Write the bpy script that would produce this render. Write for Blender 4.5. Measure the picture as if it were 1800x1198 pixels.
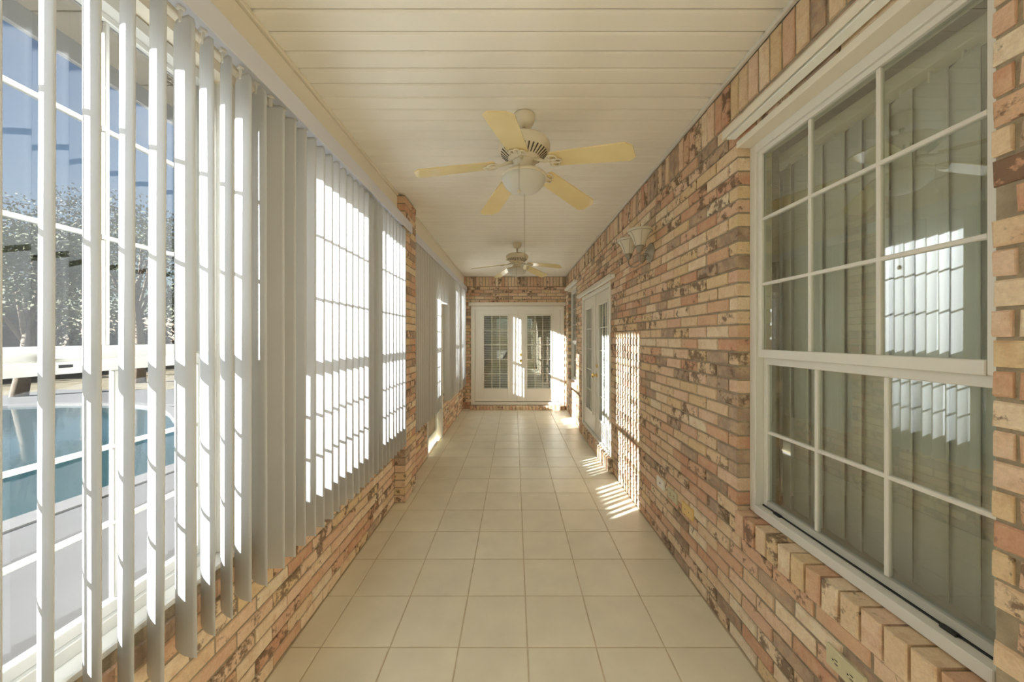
import bpy, math, random
from mathutils import Vector, Matrix
random.seed(7)
R = math.radians
# ------------------------------------------------------------------ clear
for o in list(bpy.data.objects):
    bpy.data.objects.remove(o)
SC = bpy.context.scene
COL = SC.collection
UNIT = 1.1                       # everything below is laid out in units of 1.1 m, scaled once at the end
# ------------------------------------------------------------------ camera
FPX, VPX, VPY, EYE = 608.0, 904.0, 593.5, 1.37
cam_d = bpy.data.cameras.new('camera')
cam_d.sensor_width = 36.0
cam_d.lens = FPX / 1800 * 36
cam_d.shift_x = -(VPX - 900) / 1800
cam_d.shift_y = -(599 - VPY) / 1800
cam_d.clip_start = 0.02
cam_d.clip_end = 300
cam = bpy.data.objects.new('camera', cam_d)
COL.objects.link(cam)
cam.location = (0, 0, EYE)
cam.rotation_euler = (R(90), 0, 0)
SC.camera = cam
# ------------------------------------------------------------------ exposure, sun, sky
SC.view_settings.view_transform = 'Standard'
SC.view_settings.look = 'None'
SC.view_settings.gamma = 1
SC.view_settings.use_curve_mapping = False
SC.view_settings.exposure = 1.3
SC.cycles.max_bounces = 24
SC.cycles.diffuse_bounces = 16
SC.cycles.glossy_bounces = 8
SC.cycles.transparent_max_bounces = 32
SUN_DIR = Vector((1.0, 0.62, -0.375)).normalized()
SUN_STRENGTH = 54.0
SKY_STRENGTH = 0.165
sun_d = bpy.data.lights.new('sun', 'SUN')
sun_d.energy = SUN_STRENGTH
sun_d.angle = R(0.75)
sun_d.color = (0.965, 0.995, 1.0)
sun = bpy.data.objects.new('sun', sun_d)
COL.objects.link(sun)
sun.rotation_euler = SUN_DIR.to_track_quat('-Z', 'Y').to_euler()
sun.location = (-6, -4, 6)

world = bpy.data.worlds.new('sky')
SC.world = world
world.use_nodes = True
wn, wl = world.node_tree.nodes, world.node_tree.links
wn.clear()
wo = wn.new('ShaderNodeOutputWorld')
bg = wn.new('ShaderNodeBackground')
sky = wn.new('ShaderNodeTexSky')
sky.sky_type = 'NISHITA'
sky.sun_disc = False
sky.sun_elevation = R(18)
sky.sun_rotation = R(238)
sky.air_density = 1.0
sky.dust_density = 0.6
tc = wn.new('ShaderNodeTexCoord')
mp = wn.new('ShaderNodeMapping')
mp.inputs['Scale'].default_value = (1.6, 1.6, 7.0)
cl = wn.new('ShaderNodeTexNoise')
cl.inputs['Scale'].default_value = 2.2
cl.inputs['Detail'].default_value = 7
cl.inputs['Roughness'].default_value = 0.6
cr = wn.new('ShaderNodeValToRGB')
cr.color_ramp.elements[0].position = 0.48
cr.color_ramp.elements[1].position = 0.80
cr.color_ramp.elements[1].color = (0.6, 0.6, 0.6, 1)
cm = wn.new('ShaderNodeMix')
cm.data_type = 'RGBA'
cm.inputs[7].default_value = (3.0, 3.1, 3.4, 1)
wl.new(tc.outputs['Generated'], mp.inputs[0])
wl.new(mp.outputs[0], cl.inputs['Vector'])
wl.new(cl.outputs[0], cr.inputs[0])
wl.new(cr.outputs[0], cm.inputs[0])
wl.new(sky.outputs[0], cm.inputs[6])
wl.new(cm.outputs[2], bg.inputs['Color'])
bg.inputs['Strength'].default_value = SKY_STRENGTH
wl.new(bg.outputs[0], wo.inputs['Surface'])

# ------------------------------------------------------------------ materials
def nodemat(name):
    m = bpy.data.materials.new(name)
    m.use_nodes = True
    nt = m.node_tree
    b = nt.nodes.get('Principled BSDF')
    return m, nt.nodes, nt.links, b

def pmat(name, col, rough=0.5, metal=0.0, spec=0.4, var=0.0, vscale=8.0, bump=0.0, bscale=60.0, objvar=0.0, coat=0.0):
    m, n, l, b = nodemat(name)
    b.inputs['Base Color'].default_value = (*col, 1)
    b.inputs['Roughness'].default_value = rough
    b.inputs['Metallic'].default_value = metal
    b.inputs['Specular IOR Level'].default_value = spec
    b.inputs['Coat Weight'].default_value = coat
    geo = n.new('ShaderNodeNewGeometry')
    if var or objvar:
        hsv = n.new('ShaderNodeHueSaturation')
        hsv.inputs['Color'].default_value = (*col, 1)
        val = None
        if var:
            no = n.new('ShaderNodeTexNoise')
            no.inputs['Scale'].default_value = vscale
            no.inputs['Detail'].default_value = 5
            l.new(geo.outputs['Position'], no.inputs['Vector'])
            mr = n.new('ShaderNodeMapRange')
            mr.inputs[1].default_value = 0.3
            mr.inputs[2].default_value = 0.7
            mr.inputs[3].default_value = 1 - var
            mr.inputs[4].default_value = 1 + var
            l.new(no.outputs[0], mr.inputs[0])
            val = mr.outputs[0]
        if objvar:
            oi = n.new('ShaderNodeObjectInfo')
            m2 = n.new('ShaderNodeMapRange')
            m2.inputs[3].default_value = 1 - objvar
            m2.inputs[4].default_value = 1 + objvar
            l.new(oi.outputs['Random'], m2.inputs[0])
            if val is None:
                val = m2.outputs[0]
            else:
                mu = n.new('ShaderNodeMath')
                mu.operation = 'MULTIPLY'
                l.new(val, mu.inputs[0])
                l.new(m2.outputs[0], mu.inputs[1])
                val = mu.outputs[0]
        l.new(val, hsv.inputs['Value'])
        l.new(hsv.outputs[0], b.inputs['Base Color'])
    if bump:
        nb = n.new('ShaderNodeTexNoise')
        nb.inputs['Scale'].default_value = bscale
        nb.inputs['Detail'].default_value = 4
        l.new(geo.outputs['Position'], nb.inputs['Vector'])
        bp = n.new('ShaderNodeBump')
        bp.inputs['Strength'].default_value = bump
        bp.inputs['Distance'].default_value = 0.01
        l.new(nb.outputs[0], bp.inputs['Height'])
        l.new(bp.outputs[0], b.inputs['Normal'])
    return m

def brick_mat():
    m, n, l, b = nodemat('brick')
    geo = n.new('ShaderNodeNewGeometry')
    oi = n.new('ShaderNodeObjectInfo')
    def math_(op, a, c=None):
        x = n.new('ShaderNodeMath')
        x.operation = op
        for i, v in enumerate((a, c)):
            if v is None: continue
            if isinstance(v, (int, float)): x.inputs[i].default_value = v
            else: l.new(v, x.inputs[i])
        return x.outputs[0]
    rnd = math_('FRACT', math_('ADD', oi.outputs['Random'], math_('MULTIPLY', geo.outputs['Random Per Island'], 7.31)))
    rnd2 = math_('FRACT', math_('MULTIPLY', rnd, 17.77))
    ramp = n.new('ShaderNodeValToRGB')
    ramp.color_ramp.interpolation = 'CONSTANT'
    tones = [(0.00, (0.80, 0.63, 0.43)), (0.17, (0.82, 0.62, 0.46)), (0.33, (0.73, 0.50, 0.36)), (0.44, (0.87, 0.73, 0.54)),
             (0.56, (0.64, 0.37, 0.25)), (0.66, (0.78, 0.61, 0.37)), (0.75, (0.44, 0.34, 0.26)), (0.83, (0.71, 0.46, 0.31)), (0.92, (0.86, 0.76, 0.58)), (0.965, (0.36, 0.27, 0.205))]
    while len(ramp.color_ramp.elements) > 1:
        ramp.color_ramp.elements.remove(ramp.color_ramp.elements[-1])
    ramp.color_ramp.elements[0].position = 0
    ramp.color_ramp.elements[0].color = (*tones[0][1], 1)
    for p, c in tones[1:]:
        e = ramp.color_ramp.elements.new(p)
        e.color = (*c, 1)
    l.new(rnd, ramp.inputs[0])
    cv = n.new('ShaderNodeCombineXYZ')
    l.new(math_('MULTIPLY', rnd, 31.0), cv.inputs[0])
    l.new(math_('MULTIPLY', rnd, 57.0), cv.inputs[2])
    va = n.new('ShaderNodeVectorMath')
    l.new(geo.outputs['Position'], va.inputs[0])
    l.new(cv.outputs[0], va.inputs[1])
    pos = va.outputs[0]
    def noise(scale, detail=5, rough=0.6):
        t = n.new('ShaderNodeTexNoise')
        t.inputs['Scale'].default_value = scale
        t.inputs['Detail'].default_value = detail
        t.inputs['Roughness'].default_value = rough
        l.new(pos, t.inputs['Vector'])
        return t.outputs[0]
    def mix(fac, a, c):
        x = n.new('ShaderNodeMix')
        x.data_type = 'RGBA'
        l.new(fac, x.inputs[0])
        for i, v in ((6, a), (7, c)):
            if isinstance(v, tuple): x.inputs[i].default_value = (*v, 1)
            else: l.new(v, x.inputs[i])
        return x.outputs[2]
    def step(v, lo, hi, a=0.0, c=1.0):
        x = n.new('ShaderNodeMapRange')
        l.new(v, x.inputs[0])
        for i, q in ((1, lo), (2, hi), (3, a), (4, c)):
            if isinstance(q, (int, float)): x.inputs[i].default_value = q
            else: l.new(q, x.inputs[i])
        return x.outputs[0]
    c = mix(step(noise(16), 0.42, 0.66, 0, 0.55), ramp.outputs[0], (0.74, 0.56, 0.36))
    c = mix(step(noise(23), 0.52, 0.70, 0, 0.42), c, (0.58, 0.31, 0.18))
    # burnt, dark patches; some bricks have many, most have a few
    thr = step(rnd2, 0.0, 1.0, 0.46, 0.75)
    dark = step(math_('SUBTRACT', noise(14, 6, 0.7), thr), 0.0, 0.07, 0, 0.85)
    c = mix(dark, c, (0.17, 0.115, 0.08))
    c = mix(step(noise(120, 3), 0.35, 0.75, 0, 0.22), c, (0.26, 0.17, 0.10))
    l.new(c, b.inputs['Base Color'])
    b.inputs['Roughness'].default_value = 0.85
    b.inputs['Specular IOR Level'].default_value = 0.2
    bp = n.new('ShaderNodeBump')
    bp.inputs['Strength'].default_value = 0.55
    bp.inputs['Distance'].default_value = 0.006
    l.new(math_('ADD', noise(70, 6, 0.65), math_('MULTIPLY', noise(22, 3), 1.2)), bp.inputs['Height'])
    l.new(bp.outputs[0], b.inputs['Normal'])
    return m

def glass_mat(name, tint, f0=0.05, rough=0.0):
    m = bpy.data.materials.new(name)
    m.use_nodes = True
    n, l = m.node_tree.nodes, m.node_tree.links
    n.clear()
    out = n.new('ShaderNodeOutputMaterial')
    tr = n.new('ShaderNodeBsdfTransparent')
    tr.inputs[0].default_value = (*tint, 1)
    gl = n.new('ShaderNodeBsdfGlossy')
    gl.inputs['Roughness'].default_value = rough
    lw = n.new('ShaderNodeLayerWeight')
    lw.inputs[0].default_value = 0.5
    p = n.new('ShaderNodeMath')
    p.operation = 'POWER'
    p.inputs[1].default_value = 4.0
    l.new(lw.outputs['Facing'], p.inputs[0])
    mr = n.new('ShaderNodeMapRange')
    mr.inputs[3].default_value = f0
    mr.inputs[4].default_value = 0.9
    l.new(p.outputs[0], mr.inputs[0])
    mx = n.new('ShaderNodeMixShader')
    l.new(mr.outputs[0], mx.inputs[0])
    l.new(tr.outputs[0], mx.inputs[1])
    l.new(gl.outputs[0], mx.inputs[2])
    l.new(mx.outputs[0], out.inputs[0])
    return m

def translucent_mat(name, col, amount, rough=0.5):
    m, n, l, b = nodemat(name)
    b.inputs['Base Color'].default_value = (*col, 1)
    b.inputs['Roughness'].default_value = rough
    b.inputs['Specular IOR Level'].default_value = 0.25
    out = [x for x in n if x.type == 'OUTPUT_MATERIAL'][0]
    t = n.new('ShaderNodeBsdfTranslucent')
    t.inputs[0].default_value = (*col, 1)
    mx = n.new('ShaderNodeMixShader')
    mx.inputs[0].default_value = amount
    l.new(b.outputs[0], mx.inputs[1])
    l.new(t.outputs[0], mx.inputs[2])
    l.new(mx.outputs[0], out.inputs[0])
    return m

M = dict(
    brick=brick_mat(),
    mortar=pmat('mortar', (0.36, 0.30, 0.21), 0.95, var=0.18, vscale=20, bump=0.5, bscale=120),
    tile=pmat('floor_tile', (0.80, 0.765, 0.61), 0.34, spec=0.45, var=0.05, vscale=5, bump=0.04, bscale=25, objvar=0.035),
    grout=pmat('grout', (0.62, 0.53, 0.37), 0.9, var=0.12, vscale=14),
    plank=pmat('ceiling_plank', (0.88, 0.86, 0.775), 0.5, spec=0.3, var=0.02, vscale=3, objvar=0.012),
    soffit=pmat('soffit_backing', (0.16, 0.135, 0.10), 0.7),
    cream=pmat('cream_trim', (0.80, 0.75, 0.63), 0.5),
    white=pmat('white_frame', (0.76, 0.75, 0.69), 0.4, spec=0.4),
    frame_dimmed=pmat('white_frame_dimmed', (0.56, 0.555, 0.51), 0.4),  # white frame paint darkened to hold down the sun glare on the left windows
    door=pmat('door_paint', (0.86, 0.84, 0.76), 0.35, spec=0.45),
    valance=pmat('valance', (0.66, 0.68, 0.75), 0.45),
    shadowgap=pmat('shadow_gap_dark', (0.05, 0.05, 0.045), 0.7),  # dark colour standing in for the shade inside a gap
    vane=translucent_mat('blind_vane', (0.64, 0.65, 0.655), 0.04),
    vane_lightened=translucent_mat('far_vane_lightened', (0.82, 0.82, 0.81), 0.12),  # same white vanes, made paler in place of brighter light past the column
    innervane=pmat('inner_vane', (0.88, 0.89, 0.84), 0.6),
    slat=pmat('mini_blind_slat', (0.92, 0.91, 0.86), 0.5),
    glass=glass_mat('window_glass', (0.495, 0.50, 0.505), 0.04),
    clear=glass_mat('rear_fill_glass', (0.60, 0.61, 0.61), 0.04),  # tinted less, so the added rear window passes more fill light
    dglass=glass_mat('house_glass', (0.93, 0.96, 0.93), 0.17),
    blade=pmat('fan_blade', (0.79, 0.65, 0.33), 0.12, spec=0.6, var=0.05, vscale=6),
    fan=pmat('fan_enamel', (0.76, 0.70, 0.55), 0.35),
    slot=pmat('fan_slot', (0.10, 0.08, 0.05), 0.7),
    bowl=translucent_mat('frosted_bowl', (0.82, 0.82, 0.76), 0.35, 0.3),
    shade=translucent_mat('sconce_glass', (0.84, 0.80, 0.68), 0.3, 0.3),
    bronze=pmat('pewter_metal', (0.38, 0.35, 0.28), 0.42, metal=0.6),
    brass=pmat('brass', (0.80, 0.58, 0.20), 0.22, metal=1.0),
    yellow=pmat('aged_plate', (0.78, 0.56, 0.22), 0.5),
    outlet=pmat('outlet_plastic', (0.62, 0.58, 0.38), 0.5),
    chain=pmat('pull_chain', (0.40, 0.32, 0.18), 0.4, metal=0.5),
    wood=pmat('dark_track', (0.16, 0.12, 0.08), 0.6),
    inroom=pmat('house_wall', (0.62, 0.62, 0.54), 0.9),
    mesh=pmat('screen_panel', (0.42, 0.36, 0.26), 0.7, var=0.05, vscale=90),
    eave=pmat('eave_vinyl', (0.30, 0.27, 0.22), 0.7),
    fascia=pmat('fascia_grey', (0.26, 0.26, 0.255), 0.6),
    inroom_shaded=pmat('house_wall_shaded', (0.24, 0.23, 0.18), 0.9),  # house wall colour darkened so the room behind the back doors looks unlit
    carpet=pmat('house_carpet', (0.42, 0.38, 0.30), 0.95),
    patio=pmat('patio_concrete', (0.105, 0.098, 0.09), 0.9, var=0.10, vscale=1.5),
    dirt=pmat('dry_grass', (0.17, 0.135, 0.075), 0.95, var=0.25, vscale=2.5),
    water=pmat('pool_water', (0.022, 0.060, 0.068), 0.06, spec=0.5, bump=0.12, bscale=5),
    coping=pmat('pool_coping', (0.15, 0.14, 0.13), 0.85, var=0.08),
    leaf=pmat('leaf', (0.12, 0.125, 0.065), 0.8, var=0.3, vscale=1.2),
    leafgrey=pmat('grey_leaf', (0.15, 0.145, 0.11), 0.8, var=0.3, vscale=1.2),
    bark=pmat('bark', (0.17, 0.13, 0.09), 0.9, var=0.2),
    black=pmat('black_latch', (0.02, 0.02, 0.02), 0.5),
    sash=pmat('grey_sash', (0.46, 0.47, 0.42), 0.4),
    roof=pmat('roof_deck', (0.30, 0.26, 0.22), 0.9),
)

# ------------------------------------------------------------------ mesh helpers
class MB:
    def __init__(s):
        s.v, s.f, s.smooth = [], [], []
    def add(s, verts, faces, smooth=False):
        k = len(s.v)
        s.v += [tuple(v) for v in verts]
        s.f += [tuple(i + k for i in f) for f in faces]
        s.smooth += [smooth] * len(faces)
        return s
    def box(s, x0, x1, y0, y1, z0, z1):
        v = [(x0, y0, z0), (x1, y0, z0), (x1, y1, z0), (x0, y1, z0), (x0, y0, z1), (x1, y0, z1), (x1, y1, z1), (x0, y1, z1)]
        f = [(0, 3, 2, 1), (4, 5, 6, 7), (0, 1, 5, 4), (1, 2, 6, 5), (2, 3, 7, 6), (3, 0, 4, 7)]
        return s.add(v, f)
    def cbox(s, x0, x1, y0, y1, z0, z1, c=0.003):
        # box with all edges chamfered
        v = []
        cx, cy, cz = (x0 + x1) / 2, (y0 + y1) / 2, (z0 + z1) / 2
        hx, hy, hz = (x1 - x0) / 2, (y1 - y0) / 2, (z1 - z0) / 2
        c = min(c, hx * .8, hy * .8, hz * .8)
        idx = {}
        for sx in (-1, 1):
            for sy in (-1, 1):
                for sz in (-1, 1):
                    for a in range(3):
                        h = [hx - c, hy - c, hz - c]
                        h[a] += c
                        idx[(sx, sy, sz, a)] = len(v)
                        v.append((cx + sx * h[0], cy + sy * h[1], cz + sz * h[2]))
        f = []
        for sg in (-1, 1):
            for a in range(3):
                q = []
                for (p, r) in ((-1, -1), (1, -1), (1, 1), (-1, 1)):
                    k = [0, 0, 0]
                    k[a] = sg; k[(a + 1) % 3] = p; k[(a + 2) % 3] = r
                    q.append(idx[(*k, a)])
                f.append(tuple(q if sg > 0 else q[::-1]))
        for a in range(3):
            b_, c_ = (a + 1) % 3, (a + 2) % 3
            for p in (-1, 1):
                for r in (-1, 1):
                    k0 = [0, 0, 0]; k1 = [0, 0, 0]
                    k0[a] = -1; k1[a] = 1
                    k0[b_] = k1[b_] = p; k0[c_] = k1[c_] = r
                    q = [idx[(*k0, b_)], idx[(*k1, b_)], idx[(*k1, c_)], idx[(*k0, c_)]]
                    f.append(tuple(q if p * r < 0 else q[::-1]))
        for sx in (-1, 1):
            for sy in (-1, 1):
                for sz in (-1, 1):
                    q = [idx[(sx, sy, sz, a)] for a in range(3)]
                    f.append(tuple(q if sx * sy * sz > 0 else q[::-1]))
        return s.add(v, f)
    def lathe(s, prof, n=32, c=(0, 0, 0), smooth=True):
        v, f = [], []
        m = len(prof)
        for i in range(n):
            a = 2 * math.pi * i / n
            for r, z in prof:
                v.append((c[0] + r * math.cos(a), c[1] + r * math.sin(a), c[2] + z))
        for i in range(n):
            j = (i + 1) % n
            for k in range(m - 1):
                f.append((i * m + k, j * m + k, j * m + k + 1, i * m + k + 1))
        return s.add(v, f, smooth)
    def tube(s, pts, r, n=8, closed=False, smooth=True):
        pts = [Vector(p) for p in pts]
        v, f = [], []
        N = len(pts)
        rad = r if isinstance(r, (list, tuple)) else [r] * N
        up = None
        for i, p in enumerate(pts):
            a = pts[(i - 1) % N] if (closed or i > 0) else p
            b = pts[(i + 1) % N] if (closed or i < N - 1) else p
            t = (b - a).normalized()
            if up is None:
                up = Vector((0, 0, 1)) if abs(t.z) < 0.9 else Vector((1, 0, 0))
            x = t.cross(up)
            if x.length < 1e-5:
                x = t.cross(Vector((0, 1, 0)))
            x.normalize()
            y = x.cross(t).normalized()
            up = y
            for k in range(n):
                w = 2 * math.pi * k / n
                v.append(p + rad[i] * (math.cos(w) * x + math.sin(w) * y))
        for i in range(N if closed else N - 1):
            j = (i + 1) % N
            for k in range(n):
                q = (k + 1) % n
                f.append((i * n + k, i * n + q, j * n + q, j * n + k))
        s.add(v, f, smooth)
        if not closed:
            b0 = len(s.v) - len(v)
            s.f += [tuple(b0 + k for k in range(n))[::-1], tuple(b0 + (N - 1) * n + k for k in range(n))]
            s.smooth += [False, False]
        return s
    def xform(s, mat):
        s.v = [tuple(mat @ Vector(p)) for p in s.v]
        return s
    def mesh(s, name, mat, origin=(0, 0, 0)):
        me = bpy.data.meshes.new(name)
        ox, oy, oz = origin
        me.from_pydata([(x - ox, y - oy, z - oz) for x, y, z in s.v], [], s.f)
        if any(s.smooth):
            me.polygons.foreach_set('use_smooth', s.smooth)
        mats = mat if isinstance(mat, (list, tuple)) else [mat]
        for m in mats:
            me.materials.append(m)
        me.update()
        return me

WL = {}          # world location of every object, for parenting without inverse matrices

def link(o, loc, parent=None):
    COL.objects.link(o)
    WL[o.name] = Vector(loc)
    if parent is not None:
        o.parent = parent
        o.location = Vector(loc) - WL[parent.name]
    else:
        o.location = loc
    return o

def obj(name, mb, mat, parent=None, origin=None, stuff=False):
    if origin is None:
        origin = WL[parent.name] if parent is not None else (0, 0, 0)
    o = bpy.data.objects.new(name, mb.mesh(name, mat, origin))
    link(o, origin, parent)
    if stuff:
        o['kind'] = 'stuff'
    return o

def inst(name, me, loc, parent, rot=(0, 0, 0), scale=(1, 1, 1)):
    o = bpy.data.objects.new(name, me)
    link(o, loc, parent)
    o.rotation_euler = rot
    o.scale = scale
    return o

def thing(name, label, cat, loc, group=None):
    o = bpy.data.objects.new(name, None)
    o.empty_display_size = 0.05
    link(o, loc)
    return tag(o, label, cat, group)

def tag(o, label, cat, group=None):
    o['label'] = label
    o['category'] = cat
    if group:
        o['group'] = group
    return o

def structure(o, label=None):
    o['kind'] = 'structure'
    if label:
        o['label'] = label
    return o

def sempty(name, loc=(0, 0, 0), label=None):
    o = bpy.data.objects.new(name, None)
    o.empty_display_size = 0.05
    link(o, loc)
    return structure(o, label)

# ------------------------------------------------------------------ layout numbers
XR, XL, YB, ZC = 0.996, -0.995, 6.70, 2.57
Y0 = -2.3                       # the room goes on behind the camera
C, BL, BH, BD, BP = 0.0622, 0.1765, 0.0535, 0.09, 0.185
REC = 0.007

def px(x, y, z):
    return (VPX + FPX * x / y, VPY - FPX * (z - EYE) / y)

# ------------------------------------------------------------------ brick work
def unit_brick(seed):
    rd = random.Random(seed)
    mb = MB()
    h, l, d, c = BH / 2, BL / 2, BD / 2, 0.0045
    j = lambda a=0.0016: rd.uniform(-a, a)
    back = [(d, -l, -h), (d, l, -h), (d, l, h), (d, -l, h)]
    outer = [(-d + c + j(), -l + j(), -h + j()), (-d + c + j(), l + j(), -h + j()), (-d + c + j(), l + j(), h + j()), (-d + c + j(), -l + j(), h + j())]
    # front inner outline carries a mid vertex on the long edges so that it is not perfectly straight
    inner = [(-d + j(), -l + c, -h + c), (-d + j(), 0.02 * rd.random(), -h + c + j(.003)), (-d + j(), l - c, -h + c), (-d + j(), l - c, h - c),
             (-d + j(), -0.02 * rd.random(), h - c + j(.003)), (-d + j(), -l + c, h - c)]
    v = back + outer + inner
    f = [(4, 0, 1, 5), (5, 1, 2, 6), (6, 2, 3, 7), (7, 3, 0, 4),
         (8, 4, 5, 10, 9), (10, 5, 6, 11), (11, 6, 7, 13, 12), (13, 7, 4, 8), (8, 9, 12, 13), (9, 10, 11, 12)]
    f = [q[::-1] for q in f]
    mb.add(v, f)
    return mb
UB = [unit_brick(s) for s in range(5)]
UBM = [u.mesh('brick', M['brick']) for u in UB]
rb = random.Random(3)

def courses(u0, u1, z0, z1, holes=(), shift=0.0):
    out = []
    i = 0
    z = z0
    while z + C * 0.6 < z1:
        za, zb = z + 0.0044, z + C - 0.0044
        zm = (za + zb) / 2
        cuts = [(a, b) for a, b, c_, d_ in holes if c_ < zm < d_]
        free = [(u0, u1)]
        for a, b in cuts:
            nf = []
            for p, q in free:
                if b <= p or a >= q:
                    nf.append((p, q))
                    continue
                if a > p: nf.append((p, a))
                if b < q: nf.append((b, q))
            free = nf
        u = u0 - BP + shift + (i % 2) * BP / 2 + rb.uniform(-.006, .006)
        while u < u1:
            a, b = u, u + BL
            for p, q in free:
                s, e = max(a, p), min(b, q)
                if e - s > 0.028:
                    out.append((s, e, za, zb, 0))
            u += BP
        i += 1
        z += C
    return out

def soldiers(u0, u1, z0, z1):
    out = []
    u = u0
    while u + BH <= u1:
        out.append((u, u + BH, z0, z1, 1))
        u += C
    return out

def place_bricks(wall, bricks, face, axis, want=300, extra=0.0, name='brick', stuffname='brick_courses'):
    """face(u, depth) -> (x, y) of a point that lies depth behind the wall face; axis turns local -X (the brick's face) outwards"""
    rot = Matrix.Rotation(axis, 4, 'Z')
    scored = []
    for (a, b, za, zb, sold) in bricks:
        u, z = (a + b) / 2, (za + zb) / 2
        pr = rb.uniform(-.0022, .0022) - extra
        x, y = face(u, BD / 2 + pr)
        area = 0
        if y > 0.2:
            pts = []
            ok = True
            for uu, zz in ((a, za), (b, za), (b, zb), (a, zb)):
                fx, fy = face(uu, 0)
                if fy < 0.15:
                    ok = False
                    break
                pts.append(px(fx, fy, zz))
            if ok:
                cx = sum(p[0] for p in pts) / 4
                cy = sum(p[1] for p in pts) / 4
                if -10 < cx < 1810 and -10 < cy < 1208:
                    area = abs(sum(pts[i][0] * pts[(i + 1) % 4][1] - pts[(i + 1) % 4][0] * pts[i][1] for i in range(4))) / 2
        scored.append((area, a, b, za, zb, sold, x, y, z))
    scored.sort(key=lambda t: -t[0])
    rest = MB()
    for k, (area, a, b, za, zb, sold, x, y, z) in enumerate(scored):
        v = rb.randrange(5)
        if sold:
            eul, sc = (R(90), 0, axis), (1, (zb - za) / BL, (b - a) / BH)
        else:
            eul, sc = (rb.uniform(-.004, .004), 0, axis), (1, (b - a) / BL, (zb - za) / BH)
        if k < want and area > 12:
            inst(name, UBM[v], (x, y, z), wall, eul, sc)
        else:
            from mathutils import Euler
            mat = Matrix.Translation((x, y, z)) @ Euler(eul).to_matrix().to_4x4() @ Matrix.Diagonal((*sc, 1))
            rest.add([mat @ Vector(p) for p in UB[v].v], UB[v].f)
    if rest.v:
        obj(stuffname, rest, M['brick'], wall, stuff=True)

def minus(u0, u1, z0, z1, holes):
    us = sorted({u0, u1, *[h[0] for h in holes], *[h[1] for h in holes]})
    us = [u for u in us if u0 <= u <= u1]
    zs = sorted({z0, z1, *[h[2] for h in holes], *[h[3] for h in holes]})
    zs = [z for z in zs if z0 <= z <= z1]
    for a, b in zip(us, us[1:]):
        run = None
        for c_, d_ in zip(zs, zs[1:]):
            um, zm = (a + b) / 2, (c_ + d_) / 2
            solid = not any(h[0] < um < h[1] and h[2] < zm < h[3] for h in holes)
            if solid:
                run = (run[0], d_) if run else (c_, d_)
            elif run:
                yield a, b, *run
                run = None
        if run:
            yield a, b, *run

# right wall -----------------------------------------------------------------
WIN_R1 = (0.722, 1.546, 0.505, 2.243)       # opening of the near window (sill bricks fill .505 - .606)
WIN_R2 = (5.57, 6.40, 0.505, 2.243)
DOOR_R = (3.57, 5.06, 0.0, 1.955)
g = 0.002
grow = lambda h: (h[0] - g, h[1] + g, h[2] - (g if h[2] > 0 else 0), h[3] + g)
mb = MB()
for a, b, c_, d_ in minus(Y0, YB + 0.2, -0.05, ZC + 0.08, [grow(WIN_R1), grow(WIN_R2), grow(DOOR_R)]):
    mb.box(XR + REC, XR + 0.19, a, b, c_, d_)
wall_right = structure(obj('wall_right', mb, M['mortar']))
holes = [WIN_R1, WIN_R2, DOOR_R]
br = courses(0.30, YB, 0.0, 2.365, holes, 0.02)
br += soldiers(0.30, YB - .01, 2.372, 2.372 + BL)
place_bricks(wall_right, br, lambda u, d: (XR + d, u), 0.0, 300)
def sill_bricks(win, wall):
    e = win[1] - 0.002
    while e > win[0] + 0.02:
        u = max(e - BH, win[0] + 0.003)
        o = inst('sill_brick', UBM[rb.randrange(5)], (XR + BD / 2 - 0.012 + rb.uniform(-.003, .003), (u + e) / 2, 0.552), wall,
                 (R(90), 0, 0), (1, 0.098 / BL, (e - u) / BH))
        e -= C
sill_bricks(WIN_R1, wall_right)
sill_bricks(WIN_R2, wall_right)
mb = MB().box(XR + 0.002, XR + 0.085, WIN_R1[0], WIN_R1[1], 0.50, 0.594)
mb.box(XR + 0.002, XR + 0.085, WIN_R2[0], WIN_R2[1], 0.50, 0.594)
obj('sill_mortar', mb, M['mortar'], wall_right)
# door step of bricks on edge
mb = MB().box(0.970, XR + 0.08, 3.50, 5.13, 0.0, 0.130)
obj('step_mortar', mb, M['mortar'], wall_right)
u = 3.497
while u < 5.10:
    inst('step_brick', UBM[rb.randrange(5)], (0.955 + BD / 2 + rb.uniform(-.002, .002), u + BH / 2, 0.070), wall_right,
         (R(90), 0, 0), (1, 0.134 / BL, 1))
    u += C

# back wall ------------------------------------------------------------------
DOOR_B = (-0.838, 0.968, 0.0, 1.985)
mb = MB()
for a, b, c_, d_ in minus(XL - 0.12, XR + 0.19, -0.05, ZC + 0.08, [(DOOR_B[0] - g, DOOR_B[1] + g, 0.0, DOOR_B[3] + g)]):
    mb.box(a, b, YB + REC, YB + 0.15, c_, d_)
wall_back = structure(obj('wall_back', mb, M['mortar']))
br = courses(XL, XR, 0.0, 2.365, [DOOR_B], 0.05) + soldiers(XL + .01, XR, 2.372, 2.372 + BL)
place_bricks(wall_back, br, lambda u, d: (u, YB + d), R(90), 300)
mb = MB().box(DOOR_B[0], DOOR_B[1], 6.566, YB + 0.02, 0.0, 0.066)
obj('step_mortar', mb, M['mortar'], wall_back)
u = DOOR_B[0] + 0.002
while u + BH < DOOR_B[1] + .01:
    inst('step_brick', UBM[rb.randrange(5)], (u + BH / 2, 6.555 + BD / 2, 0.036), wall_back, (R(90), 0, R(90)), (1, 0.07 / BL, 1))
    inst('step_brick', UBM[rb.randrange(5)], (u + BH / 2, 6.555 + 0.052, 0.072 - BD / 2), wall_back, (0, R(90), R(90)), (1, BH / BL, 0.10 / BH))
    u += C

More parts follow.
